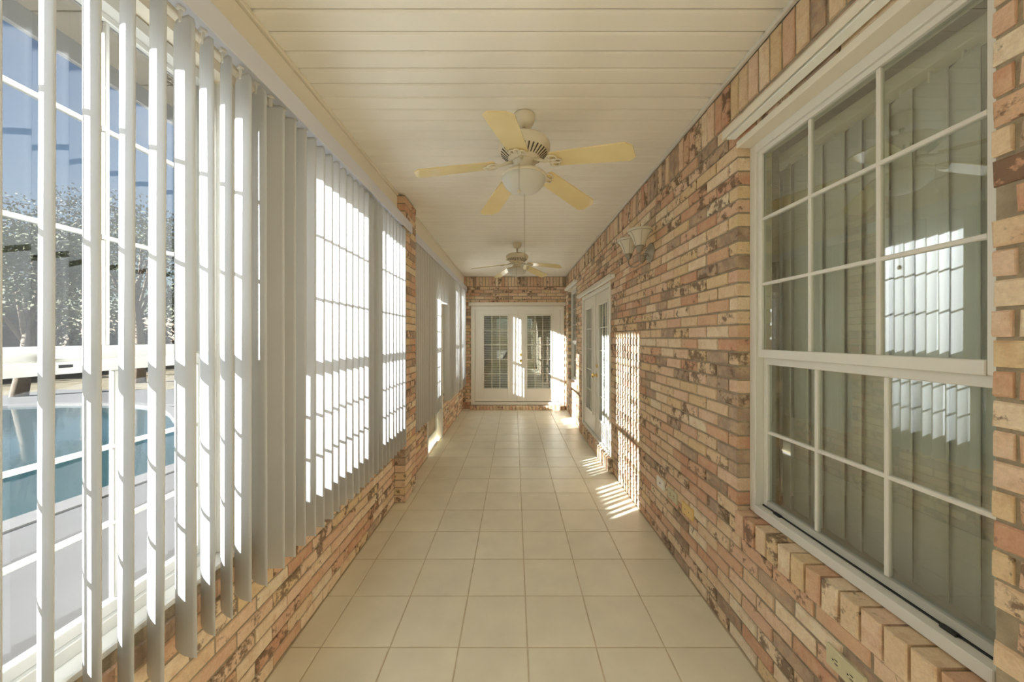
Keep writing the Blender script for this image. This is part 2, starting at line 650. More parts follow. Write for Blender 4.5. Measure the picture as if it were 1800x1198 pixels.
# left wall ------------------------------------------------------------------
DOOR_L = (3.95, 4.78, 0.0, 2.02)
ZS = 0.597                        # top of the brick under the windows
mb = MB()
mb.box(XL - 0.135, XL - REC, Y0, DOOR_L[0] - g, -0.05, ZS - 0.004)
mb.box(XL - 0.135, XL - REC, DOOR_L[1] + g, YB + 0.1, -0.05, ZS - 0.004)
mb.box(XL - 0.135, XL - REC, 3.10, DOOR_L[0] - g, ZS - 0.004, 2.27)
wall_left = structure(obj('wall_left', mb, M['mortar']))
br = courses(0.45, 2.875, 0.0, ZS, [], 0.06) + courses(3.18, YB, 0.0, ZS, [DOOR_L], 0.06)
br += courses(3.18, DOOR_L[0], ZS, 2.27, [], 0.06 if round(ZS / C) % 2 == 0 else 0.15)
place_bricks(wall_left, br, lambda u, d: (XL - d, u), R(180), 300)
mb = MB().box(XL - 0.135, XL - REC, Y0, DOOR_L[0], 2.27, ZC + 0.08).box(XL - 0.135, XL - REC, DOOR_L[0], YB + 0.1, 2.27, ZC + 0.08)
obj('header_panel', mb, M['cream'], wall_left)
# brick column
CY0, CY1, CX = 2.877, 3.177, -0.904
mb = MB().box(XL - 0.10, CX - REC, CY0 + 0.006, CY1 - 0.006, 0.0, 2.556)
column = structure(obj('brick_column', mb, M['mortar']))
br = []
z, i = 0.0, 0
while z + C < 2.56:
    cut = CY0 + (BL if i % 2 == 0 else 0.115)
    br += [(CY0, cut, z + .0044, z + C - .0044, 0), (cut + .0085, CY1, z + .0044, z + C - .0044, 0)]
    z += C
    i += 1
place_bricks(column, br, lambda u, d: (CX - d, u), R(180), 300)

# wall behind the camera, its wide glazed opening added to brighten the room
mb = MB()
for a, b, c_, d_ in minus(XL - 0.13, XR + 0.19, -0.05, ZC + 0.08, [(-0.85, 0.85, 0.35, 2.3)]):
    mb.box(a, b, Y0 - 0.12, Y0, c_, d_)
structure(obj('wall_front', mb, M['cream']))

# ------------------------------------------------------------------ floor, ceiling
mb = MB().box(XL - 0.02, XR + 0.02, Y0 - 0.02, YB + 0.02, -0.12, -0.0035)
floor = structure(obj('floor', mb, M['grout']))
T = 0.3055
tile_cache = {}
def tile_mesh(w, d):
    k = (round(w, 4), round(d, 4))
    if k not in tile_cache:
        t = MB()
        a, b, c_ = w / 2, d / 2, 0.0025
        lo = [(-a, -b, -.004), (a, -b, -.004), (a, b, -.004), (-a, b, -.004)]
        mid = [(-a, -b, -.0018), (a, -b, -.0018), (a, b, -.0018), (-a, b, -.0018)]
        hi = [(-a + c_, -b + c_, 0), (a - c_, -b + c_, 0), (a - c_, b - c_, 0), (-a + c_, b - c_, 0)]
        f = []
        for q in range(4):
            n_ = (q + 1) % 4
            f += [(q, n_, 4 + n_, 4 + q), (4 + q, 4 + n_, 8 + n_, 8 + q)]
        f.append((8, 9, 10, 11))
        t.add(lo + mid + hi, f)
        tile_cache[k] = t.mesh('floor_tile', M['tile'])
    return tile_cache[k]
xs = [XL] + [0.0585 + T * k for k in range(-3, 3)] + [XR]
ys = []
yj = 1.534 - T * 12
while yj < YB:
    ys.append(yj)
    yj += T
ys = [Y0] + [q for q in ys if q > Y0 + .02] + [YB]
JG = 0.0029
for a, b in zip(xs, xs[1:]):
    if b - a < 0.04: continue
    for c_, d_ in zip(ys, ys[1:]):
        if d_ - c_ < 0.04: continue
        inst('floor_tile', tile_mesh(b - a - 2 * JG, d_ - c_ - 2 * JG), ((a + b) / 2, (c_ + d_) / 2, rb.uniform(-.0006, .0003)), floor,
             (rb.uniform(-.0008, .0008), rb.uniform(-.0008, .0008), 0))

mb = MB().box(XL - 0.10, XR + 0.10, Y0 - 0.1, YB + 0.1, ZC + 0.012, ZC + 0.08)
ceiling = structure(obj('ceiling', mb, M['soffit']))
PP = 0.0925
pw = PP / 2
prof = [(-pw + .0042, .011), (-pw + .0042, .006), (-pw + .012, 0.001), (-pw + .022, 0.0), (pw - .0075, 0.0), (pw - .0042, .0015), (pw - .0042, .011)]
mb = MB()
n_ = len(prof)
for sx in (XL, XR):
    pass
v = [(XL, q, r) for q, r in prof] + [(XR, q, r) for q, r in prof]
f = [(i, i + 1, n_ + i + 1, n_ + i) for i in range(n_ - 1)]
mb.add(v, f)
plank_me = mb.mesh('ceiling_plank', M['plank'])
k0 = -24
yy = 1.267 + PP * k0
while yy + PP < YB + .05:
    inst('ceiling_plank', plank_me, (0, yy + PP / 2, ZC), ceiling)
    yy += PP

# ------------------------------------------------------------------ trims
structure(obj('trim_1', MB().cbox(XR - 0.016, XR + 0.004, Y0, YB, ZC - 0.017, ZC, .003), M['white']))   # ceiling edge, right
mb = MB().cbox(XL - 0.005, XL + 0.022, Y0, CY0, 2.30, 2.548, .003)
mb.cbox(XL - 0.005, XL + 0.034, Y0, CY0, 2.552, ZC, .003)
structure(obj('trim_2', mb, M['cream']))                                                              # board above the blinds, left
mb = MB().cbox(XL - 0.005, XL + 0.022, CY1, YB, 2.30, 2.548, .003)
mb.cbox(XL - 0.005, XL + 0.034, CY1, YB, 2.552, ZC, .003)
structure(obj('trim_3', mb, M['cream']))
structure(obj('trim_4', MB().cbox(XL + .03, XR - .016, YB - 0.012, YB + 0.004, ZC - 0.012, ZC, .003), M['white']))

# ------------------------------------------------------------------ windows
def xz(mb, side, X, d0, d1, ya, yb, za, zb, c=.002):
    """box that lies d0..d1 behind plane X, away from the room (side +1: right wall, -1: left wall)"""
    x0, x1 = sorted((X + side * d0, X + side * d1))
    return mb.cbox(x0, x1, ya, yb, za, zb, c)

def make_window(name, side, X, y0, y1, z0, z1, zm, cols, rup, rlo, fr=0.035, glass='glass', up_out=True, bottom_sash=None, mw=0.011):
    FM = M['frame_dimmed'] if side < 0 else M['white']
    w = sempty(name, (X, (y0 + y1) / 2, z0))
    mb = MB()
    xz(mb, side, X, 0, .075, y0, y0 + fr, z0, z1)
    xz(mb, side, X, 0, .075, y1 - fr, y1, z0, z1)
    xz(mb, side, X, 0, .075, y0 + fr, y1 - fr, z1 - fr, z1)
    xz(mb, side, X, -.004, .075, y0 + fr, y1 - fr, z0, z0 + fr)
    obj('frame', mb, FM, w)
    s = 0.022
    dU, dL = (.012, .036) if up_out else (.036, .012)
    for nm, d, a, b, rows in (('upper_sash', dU, zm, z1 - fr, rup), ('lower_sash', dL, z0 + fr, zm, rlo)):
        ya, yb = y0 + fr + .0005, y1 - fr - .0005
        mb = MB()
        bot = .035 if nm == 'upper_sash' else .030
        top = .018 if nm == 'upper_sash' else .030
        mat = FM
        xz(mb, side, X, d, d + .022, ya, ya + s, a, b)
        xz(mb, side, X, d, d + .022, yb - s, yb, a, b)
        if nm == 'lower_sash' and bottom_sash:
            obj('rail_gap_line', xz(MB(), side, X, d - .006, d + .01, ya + .002, yb - .002, a, a + .005, .0005), M['black'], w)  # black strip drawn for the dark shadow gap under the rail
            obj('bottom_rail', xz(MB(), side, X, d - .003, d + .022, ya + s, yb - s, a + .005, a + bot), bottom_sash, w)
        else:
            xz(mb, side, X, d - .003, d + .022, ya + s, yb - s, a, a + bot)
        xz(mb, side, X, d - .003, d + .022, ya + s, yb - s, b - top, b)
        obj(nm, mb, mat, w)
        ga, gb, gz0, gz1 = ya + s, yb - s, a + bot, b - top
        for k in range(1, cols):
            yc = ga + (gb - ga) * k / cols
            obj('muntin', xz(MB(), side, X, d + .003, d + .019, yc - mw / 2, yc + mw / 2, gz0, gz1), FM, w)
        for k in range(1, rows):
            zc_ = gz0 + (gz1 - gz0) * k / rows
            obj('muntin', xz(MB(), side, X, d + .0025, d + .0195, ga, gb, zc_ - mw / 2, zc_ + mw / 2), FM, w)
        for i in range(cols):
            for j in range(rows):
                pa, pb = ga + (gb - ga) * i / cols, ga + (gb - ga) * (i + 1) / cols
                qa, qb = gz0 + (gz1 - gz0) * j / rows, gz0 + (gz1 - gz0) * (j + 1) / rows
                x0, x1 = sorted((X + side * (d + .010), X + side * (d + .013)))
                obj('pane', MB().box(x0, x1, pa, pb, qa, qb), M[glass], w)
    return w, dL

XWL = -1.045
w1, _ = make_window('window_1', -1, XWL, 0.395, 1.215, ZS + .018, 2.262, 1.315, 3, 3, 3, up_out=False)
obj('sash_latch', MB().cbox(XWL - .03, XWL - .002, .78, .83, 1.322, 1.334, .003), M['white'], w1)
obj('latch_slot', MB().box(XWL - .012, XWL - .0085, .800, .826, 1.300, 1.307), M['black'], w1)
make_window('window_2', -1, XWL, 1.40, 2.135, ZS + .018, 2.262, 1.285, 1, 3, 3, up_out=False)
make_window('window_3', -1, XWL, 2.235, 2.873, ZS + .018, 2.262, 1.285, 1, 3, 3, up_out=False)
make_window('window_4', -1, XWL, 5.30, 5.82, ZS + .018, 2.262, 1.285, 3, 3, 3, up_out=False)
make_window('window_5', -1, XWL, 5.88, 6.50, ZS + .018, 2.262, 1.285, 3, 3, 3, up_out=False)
make_window('fill_window_left', -1, XWL, Y0 + .05, -0.62, ZS + .018, 2.262, 1.285, 3, 3, 3, up_out=False)  # unseen window, added behind the camera so bounced sun brightens the room
# white posts between the left windows and the window stools
posts = [(Y0, Y0 + .05), (-.62, .395), (1.215, 1.40), (2.135, 2.235), (4.785, 5.30), (5.82, 5.88), (6.50, YB)]
for k, (a, b) in enumerate(posts):
    structure(obj('trim_%d' % (5 + k), MB().cbox(XL - .125, XL - .012, a, b, ZS + .018, 2.27, .003), M['white']))
structure(obj('trim_12', MB().cbox(XL - .15, XL + .004, Y0, CY0, ZS - .004, ZS + .018, .004), M['white']))
structure(obj('trim_13', MB().cbox(XL - .15, XL + .004, DOOR_L[1] + .03, YB, ZS - .004, ZS + .018, .004), M['white']))

w7, d7 = make_window('window_7', 1, XR + .056, WIN_R1[0], WIN_R1[1], 0.606, 2.214, 1.285, 3, 3, 2, glass='dglass', bottom_sash=M['sash'], mw=.013)
for yy in (.84, 1.40):
    obj('sash_clip', MB().cbox(XR + .056 + .020, XR + .056 + .034, yy, yy + .035, .641, .650, .002), M['black'], w7)
make_window('window_8', 1, XR + .056, WIN_R2[0], WIN_R2[1], 0.606, 2.214, 1.285, 3, 3, 2, glass='dglass', mw=.013)
for win in (WIN_R1, WIN_R2):
    k = bpy.data.objects['window_7' if win is WIN_R1 else 'window_8']
    obj('head_casing', MB().cbox(XR - .006, XR + .12, win[0] + .001, win[1] - .001, 2.214, 2.2425, .003), M['cream'], k)
# unseen glazing, added behind the camera to let fill light in
w9 = sempty('fill_window_rear', (0, Y0 - .05, .35))
mb = MB()
for a, b, c_, d_ in ((-.85, -.80, .35, 2.3), (.80, .85, .35, 2.3), (-.80, .80, .35, .40), (-.80, .80, 2.25, 2.3), (-.025, .025, .40, 2.25)):
    mb.cbox(a, b, Y0 - .09, Y0 - .03, c_, d_, .003)
obj('frame', mb, M['white'], w9)
for a, b in ((-.80, -.025), (.025, .80)):
    obj('pane', MB().box(a, b, Y0 - .063, Y0 - .060, .40, 2.25), M['clear'], w9)

# ------------------------------------------------------------------ french doors
def lever_bits(leaf, P, u, z):
    """deadbolt rose above a knob; P maps (u, depth, z) to world, depth is towards the room"""
    def disc(r, d0, d1, zz, n=20):
        mb = MB()
        pts0, pts1 = [], []
        for k in range(n):
            a = 2 * math.pi * k / n
            pts0.append(P(u + r * math.cos(a), d0, zz + r * math.sin(a)))
            pts1.append(P(u + r * .9 * math.cos(a), d1, zz + r * .9 * math.sin(a)))
        f = [(k, (k + 1) % n, n + (k + 1) % n, n + k) for k in range(n)] + [tuple(range(n, 2 * n))]
        mb.add(pts0 + pts1, f)
        return mb
    mb = disc(.026, 0, .012, z + .115)
    obj('deadbolt', mb, M['brass'], leaf)
    mb = disc(.026, 0, .010, z)
    b2 = disc(.012, .010, .035, z)
    mb.add(b2.v, b2.f)
    # round knob
    for r0, r1, d0, d1 in ((.012, .027, .035, .045), (.027, .027, .045, .058), (.027, .012, .058, .068)):
        n = 20
        p0 = [P(u + r0 * math.cos(2 * math.pi * k / n), d0, z + r0 * math.sin(2 * math.pi * k / n)) for k in range(n)]
        p1 = [P(u + r1 * math.cos(2 * math.pi * k / n), d1, z + r1 * math.sin(2 * math.pi * k / n)) for k in range(n)]
        f = [(k, (k + 1) % n, n + (k + 1) % n, n + k) for k in range(n)]
        if r1 == .012: f.append(tuple(range(n, 2 * n)))
        mb.add(p0 + p1, f, True)
    obj('door_knob', mb, M['brass'], leaf)

def french_door(name, P, u0, u1, z0, z1, casing, lites, leafz, knobu, knobz, knob_leaf):
    """P(u, d, z): u along the wall, d towards the room from the wall face. lites: two (ua, ub, za, zb)"""
    def bx(mb, ua, ub, da, db, za, zb, c=.002):
        p, q = P(ua, da, za), P(ub, db, zb)
        return mb.cbox(min(p[0], q[0]), max(p[0], q[0]), min(p[1], q[1]), max(p[1], q[1]), za, zb, c)
    door = sempty(name, P((u0 + u1) / 2, 0, z0))
    cw = casing
    mb = MB()
    bx(mb, u0, u0 + cw, -.075, .006, z0, z1)
    bx(mb, u1 - cw, u1, -.075, .006, z0, z1)
    bx(mb, u0 + cw, u1 - cw, -.075, .006, z1 - cw, z1)
    obj('door_frame', mb, M['door'], door)
    mb = bx(MB(), u0 + cw, u1 - cw, -.075, .012, z0, leafz[0] - .010)
    obj('threshold', mb, M['door'], door)
    obj('threshold_shadow_gap', bx(MB(), u0 + cw, u1 - cw, -.065, -.030, leafz[0] - .010, leafz[0] - .001), M['shadowgap'], door)  # dark strip drawn for the shadow gap below the leaves
    mid = (u0 + u1) / 2
    for k in (0, 1):
        la, lb = (u0 + cw + .004, mid - .002) if k == 0 else (mid + .002, u1 - cw - .004)
        ga, gb, gz0, gz1 = lites[k]
        za, zb = leafz
        mb = MB()
        d0, d1 = -.058, -.022
        bx(mb, la, ga, d0, d1, za, zb)
        bx(mb, gb, lb, d0, d1, za, zb)
        bx(mb, ga, gb, d0, d1, za, gz0)
        bx(mb, ga, gb, d0, d1, gz1, zb)
        leaf = obj('door_leaf', mb, M['door'], door)
        t = .024
        mb = MB()
        bx(mb, ga - t, ga + .004, d1 - .002, d1 + .012, gz0 - t, gz1 + t, .005)
        bx(mb, gb - .004, gb + t, d1 - .002, d1 + .012, gz0 - t, gz1 + t, .005)
        bx(mb, ga + .004, gb - .004, d1 - .002, d1 + .012, gz0 - t, gz0 + .004, .005)
        bx(mb, ga + .004, gb - .004, d1 - .002, d1 + .012, gz1 - .004, gz1 + t, .005)
        obj('lite_frame', mb, M['door'], leaf)
        for i in (1, 2):
            uc = ga + (gb - ga) * i / 3
            obj('muntin', bx(MB(), uc - .006, uc + .006, d1 - .014, d1 - .002, gz0, gz1), M['door'], leaf)
        for j in range(1, 5):
            zc_ = gz0 + (gz1 - gz0) * j / 5
            obj('muntin', bx(MB(), ga, gb, d1 - .0145, d1 - .0015, zc_ - .006, zc_ + .006), M['door'], leaf)
        for i in range(3):
            for j in range(5):
                ua, ub = ga + (gb - ga) * i / 3, ga + (gb - ga) * (i + 1) / 3
                qa, qb = gz0 + (gz1 - gz0) * j / 5, gz0 + (gz1 - gz0) * (j + 1) / 5
                p, q = P(ua, d1 - .016, qa), P(ub, d1 - .013, qb)
                obj('pane', MB().box(min(p[0], q[0]), max(p[0], q[0]), min(p[1], q[1]), max(p[1], q[1]), qa, qb), M['dglass'], leaf)
        # mini blind between the glass and the room behind
        mb = MB()
        z = gz0 + .012
        while z < gz1:
            pts = [P(ga + .004, d0 - .010, z - .009), P(gb - .004, d0 - .010, z - .009), P(gb - .004, d0 - .026, z + .007), P(ga + .004, d0 - .026, z + .007),
                   P(ga + .004, d0 - .010, z - .0075), P(gb - .004, d0 - .010, z - .0075), P(gb - .004, d0 - .028, z + .0085), P(ga + .004, d0 - .028, z + .0085)]
            mb.add(pts, [(0, 1, 2, 3), (7, 6, 5, 4), (0, 4, 5, 1), (3, 2, 6, 7)])
            z += .034
        obj('blind_slats', mb, M['slat'], leaf, stuff=True)
        mb = MB()
        for ss in (.22, .78):
            uc = ga + (gb - ga) * ss
            bx(mb, uc - .0015, uc + .0015, d0 - .009, d0 - .007, gz0, gz1, .0004)
        obj('blind_ladder', mb, M['slat'], leaf)
        if k == knob_leaf:
            lever_bits(leaf, lambda u_, d_, z_: P(u_, d1 + d_, z_), knobu, knobz)
    # astragal between the leaves
    obj('astragal', bx(MB(), mid - .014, mid + .014, -.022, -.010, leafz[0] + .003, leafz[1] - .003), M['door'], door)
    return door

PB = lambda u, d, z: (u, YB - d, z)
fl = lambda x: (x - VPX) * 6.72 / FPX
fz = lambda y: EYE - (y - VPY) * 6.72 / FPX
french_door('door_1', PB, DOOR_B[0], DOOR_B[1], 0.072, DOOR_B[3], 0.075,
            [(fl(850.5), fl(892.5), fz(682), fz(554.5)), (fl(926.5), fl(968), fz(682), fz(554.5))], (0.137, 1.915), fl(915.3), fz(633.5), 1)
PR = lambda u, d, z: (XR - d, u, z)
french_door('door_2', PR, DOOR_R[0], DOOR_R[1], 0.138, DOOR_R[3], 0.045,
            [(3.76, 4.14, .40, 1.765), (4.49, 4.87, .40, 1.765)], (0.165, 1.905), 4.255, EYE - 66 * 4.24 / FPX, 0)

# glazed storm door in the left wall
d3 = sempty('door_3', (XL - .07, 4.365, 0))
mb = MB()
mb.cbox(XL - .13, XL + .004, DOOR_L[0], DOOR_L[0] + .045, 0, DOOR_L[3], .003)
mb.cbox(XL - .13, XL + .004, DOOR_L[1] - .045, DOOR_L[1] + .03, 0, DOOR_L[3], .003)
mb.cbox(XL - .13, XL + .004, DOOR_L[0] + .045, DOOR_L[1] - .045, DOOR_L[3] - .045, DOOR_L[3], .003)
obj('door_frame', mb, M['white'], d3)
la, lb, X0, X1 = DOOR_L[0] + .05, DOOR_L[1] - .05, XL - .095, XL - .062
mb = MB().cbox(X0, X1, la, la + .045, .0, 1.965, .003).cbox(X0, X1, lb - .045, lb, .0, 1.965, .003)
mb.cbox(X0, X1, la + .045, lb - .045, .0, .13, .003).cbox(X0, X1, la + .045, lb - .045, .60, .70, .003).cbox(X0, X1, la + .045, lb - .045, 1.25, 1.30, .003)
mb.cbox(X0, X1, la + .045, lb - .045, 1.90, 1.965, .003)
leaf = obj('door_leaf', mb, M['white'], d3)
obj('kick_panel', MB().cbox(X0 + .012, X1 - .012, la + .045, lb - .045, .13, .60, .002), M['mesh'], leaf)
for za, zb in ((.70, 1.25), (1.30, 1.90)):
    obj('pane', MB().box(X0 + .015, X0 + .018, la + .045, lb - .045, za, zb), M['glass'], leaf)
for za, zb in ((.70, 1.25), (1.30, 1.90)):
    for k in (1, 2):
        uc = la + .045 + (lb - la - .09) * k / 3
        obj('muntin', MB().cbox(X0 + .008, X1 - .008, uc - .006, uc + .006, za, zb, .002), M['white'], leaf)
        zc_ = za + (zb - za) * k / 3
        obj('muntin', MB().cbox(X0 + .007, X1 - .007, la + .045, lb - .045, zc_ - .006, zc_ + .006, .002), M['white'], leaf)
structure(obj('trim_14', MB().cbox(XL - .125, XL - .012, DOOR_L[0], DOOR_L[1], DOOR_L[3], 2.27, .003), M['white']))

# ------------------------------------------------------------------ vertical blinds
def vane_mesh(z0, z1, w=0.089, sag=0.010, neck=True, name='vane', mat='vane', bulge=-1):
    """local x along the vane's width, bulging to local -y; origin at the top hook"""
    mb = MB()
    n = 8
    th = 0.0007
    rows = [(z0, 1.0), (z1 - .03, 1.0), (z1 - .012, .94), (z1, .62)] if neck else [(z0, 1.0), (z1, 1.0)]
    v = []
    for z, s in rows:
        for side in (1, -1):
            for k in range(n + 1):
                t = (k / n - .5)
                v.append((t * w * s, bulge * sag * (1 - (2 * t * s) ** 2) + side * th, z))
    f = []
    q = n + 1
    for r in range(len(rows) - 1):
        for side in (0, 1):
            a, b = (2 * r + side) * q, (2 * (r + 1) + side) * q
            for k in range(n):
                c4 = (a + k, a + k + 1, b + k + 1, b + k)
                f.append(c4[::-1] if side == 0 else c4)
        for k in (0, n):
            c4 = (2 * r * q + k, (2 * r + 1) * q + k, (2 * r + 3) * q + k, (2 * r + 2) * q + k)
            f.append(c4 if k == 0 else c4[::-1])
    for r in (0, len(rows) - 1):
        for k in range(n):
            c4 = (2 * r * q + k, 2 * r * q + k + 1, (2 * r + 1) * q + k + 1, (2 * r + 1) * q + k)
            f.append(c4 if r == 0 else c4[::-1])
    mb.add(v, f, False)
    me = mb.mesh(name, M[mat])
    me.polygons.foreach_set('use_smooth', [True] * len(me.polygons))
    return me

ZV0, ZV1 = 0.478, 2.272
carrier = MB().cbox(-.006, .006, -.003, .003, -.014, .022, .0015)
carrier.cbox(-.009, .009, -.009, .009, .020, .030, .002)
carrier_me = carrier.mesh('carrier', M['white'])

def headrail(parent, x0, x1, y0, y1, z0, z1, valx):
    obj('headrail', MB().cbox(x0, x1, y0, y1, z0, z1, .003), M['valance'], parent)

def blind(name, label, Xv, y0, y1, ya, yb, vanes, Xval):
    t = thing(name, label, 'blind', (Xv, (y0 + y1) / 2, ZV0), 'vertical blinds along the left wall')
    obj('headrail', MB().cbox(Xv - .024, Xv + .020, y0, y1, 2.302, 2.336, .003), M['valance'], t)
    # valance: front board with a return at its far end
    mb = MB().cbox(Xval - .004, Xval, ya, yb, 2.257, 2.339, .0012)
    mb.cbox(Xv - .025, Xval - .004, yb - .004, yb, 2.257, 2.339, .0012)
    mb.cbox(Xv - .025, Xval - .004, ya, ya + .004, 2.257, 2.339, .0012)
    obj('valance', mb, M['valance'], t)
    rd = random.Random(11)
    for (y, ang, me) in vanes:
        o = inst('vane', me, (Xv, y, ZV1), t, (rd.uniform(-.003, .003), rd.uniform(-.003, .003), ang))
        c = bpy.data.objects.new('carrier', carrier_me)
        WL[c.name] = Vector((0, 0, 0))
        COL.objects.link(c)
        c.parent = o
        c.location = (0, -0.008, 0)
    return t

VA = vane_mesh(ZV0 - ZV1, 0, w=.100, sag=.008)
VL = vane_mesh(ZV0 - ZV1, 0, w=.092, sag=.004, bulge=1)
VM = vane_mesh(ZV0 - ZV1, 0, w=.092, sag=.004, bulge=1, mat='vane_lightened')
VS = vane_mesh(1.83 - ZV1, 0, w=.092, sag=.004, bulge=1, mat='vane_lightened')
rv = random.Random(5)
jit = {4: 0.03, 5: -.02, 6: .0, 7: .10, 8: -.06, 9: -.12, 10: .02, 11: .0}
A_ANG, B_ANG = R(-26), R(3)
vs = []
for k in range(0, 34):
    y = .481 + .0715 * k
    ang = A_ANG + jit.get(k, 0) if k <= 11 else B_ANG + rv.uniform(-.05, .05)
    vs.append((y, ang, VA if k <= 11 else VL))
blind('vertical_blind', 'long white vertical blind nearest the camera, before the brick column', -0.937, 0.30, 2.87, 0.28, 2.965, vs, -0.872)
vs = []
y = 3.25
while y < 6.56:
    if not (4.37 < y < 4.88):
        an = R(22) if 5.30 < y < 5.75 else (R(16) if 5.93 < y < 6.13 else (R(-24) if y > 5.75 else B_ANG))
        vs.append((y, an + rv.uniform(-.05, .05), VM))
    else:
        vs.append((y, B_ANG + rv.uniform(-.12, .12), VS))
    y += .0715
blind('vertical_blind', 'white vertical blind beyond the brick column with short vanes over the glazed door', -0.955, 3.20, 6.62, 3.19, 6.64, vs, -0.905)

def inner_blind(label, y0, y1, X):
    t = thing('vertical_blind', label, 'blind', (X, (y0 + y1) / 2, .64))
    obj('headrail', MB().cbox(X - .03, X + .03, y0, y1, 2.145, 2.19, .003), M['cream'], t)
    me = vane_mesh(.64 - 2.14, 0, sag=.004, name='vane', mat='innervane', bulge=1, neck=False)
    y, n = y0 + .03, 0
    rd = random.Random(2)
    while y < y1:
        inst('vane', me, (X, y, 2.128), t, (0, 0, R(76) + (.16 if n % 2 else -.10) + rd.uniform(-.06, .06)))
        inst('carrier', carrier_me, (X, y, 2.128), t)
        n += 1
        y += .076
inner_blind('grey vertical blind inside the house behind the near gridded window', .60, 1.75, 1.215)

# ------------------------------------------------------------------ empty head rails on the right and above the back door
def rail_right(label, x, y0, y1, z0):
    """aluminium head rail: front lip, hollow underside, end caps"""
    t = thing('blind_headrail', label, 'headrail', (XR, (y0 + y1) / 2, z0), 'blind headrails without vanes')
    mb = MB().cbox(x, x + .004, y0, y1, z0, z0 + .034, .0012)
    mb.cbox(x, XR - .001, y0, y1, z0 + .030, z0 + .036, .0012)
    obj('valance_strip', mb, M['cream'], t)
    mb = MB().cbox(x + .012, x + .052, y0 + .012, y1 - .012, z0 - .003, z0 + .029, .0015)
    obj('track', mb, M['innervane'], t)
rail_right('cream headrail without vanes above the near gridded window', .930, .45, 1.548, 2.252)
rail_right('cream headrail without vanes above the white french doors in the right wall', .930, 3.36, 5.20, 1.962)
rail_right('cream headrail without vanes above the far narrow window in the right wall', .930, 5.36, 6.42, 2.240)
t = thing('blind_headrail', 'cream headrail over the white double doors in the back wall', 'headrail', (0, YB, 1.99), 'blind headrails without vanes')
obj('valance_strip', MB().cbox(fl(824.5), fl(993.5), YB - .052, YB - .047, 1.990, 2.055, .002).cbox(fl(824.5), fl(993.5), YB - .047, YB, 2.048, 2.055, .002), M['cream'], t)
obj('track', MB().cbox(fl(826), fl(992), YB - .042, YB - .004, 2.005, 2.040, .002), M['innervane'], t)
for q in (825.2, 992.8):
    obj('end_cap', MB().cbox(fl(q) - .010, fl(q) + .010, YB - .053, YB, 1.988, 2.056, .003), M['white'], t)

# ------------------------------------------------------------------ ceiling fans
def circle(c, r, n, plane):
    return [Vector(c) + r * (math.cos(2 * math.pi * k / n) * plane[0] + math.sin(2 * math.pi * k / n) * plane[1]) for k in range(n)]

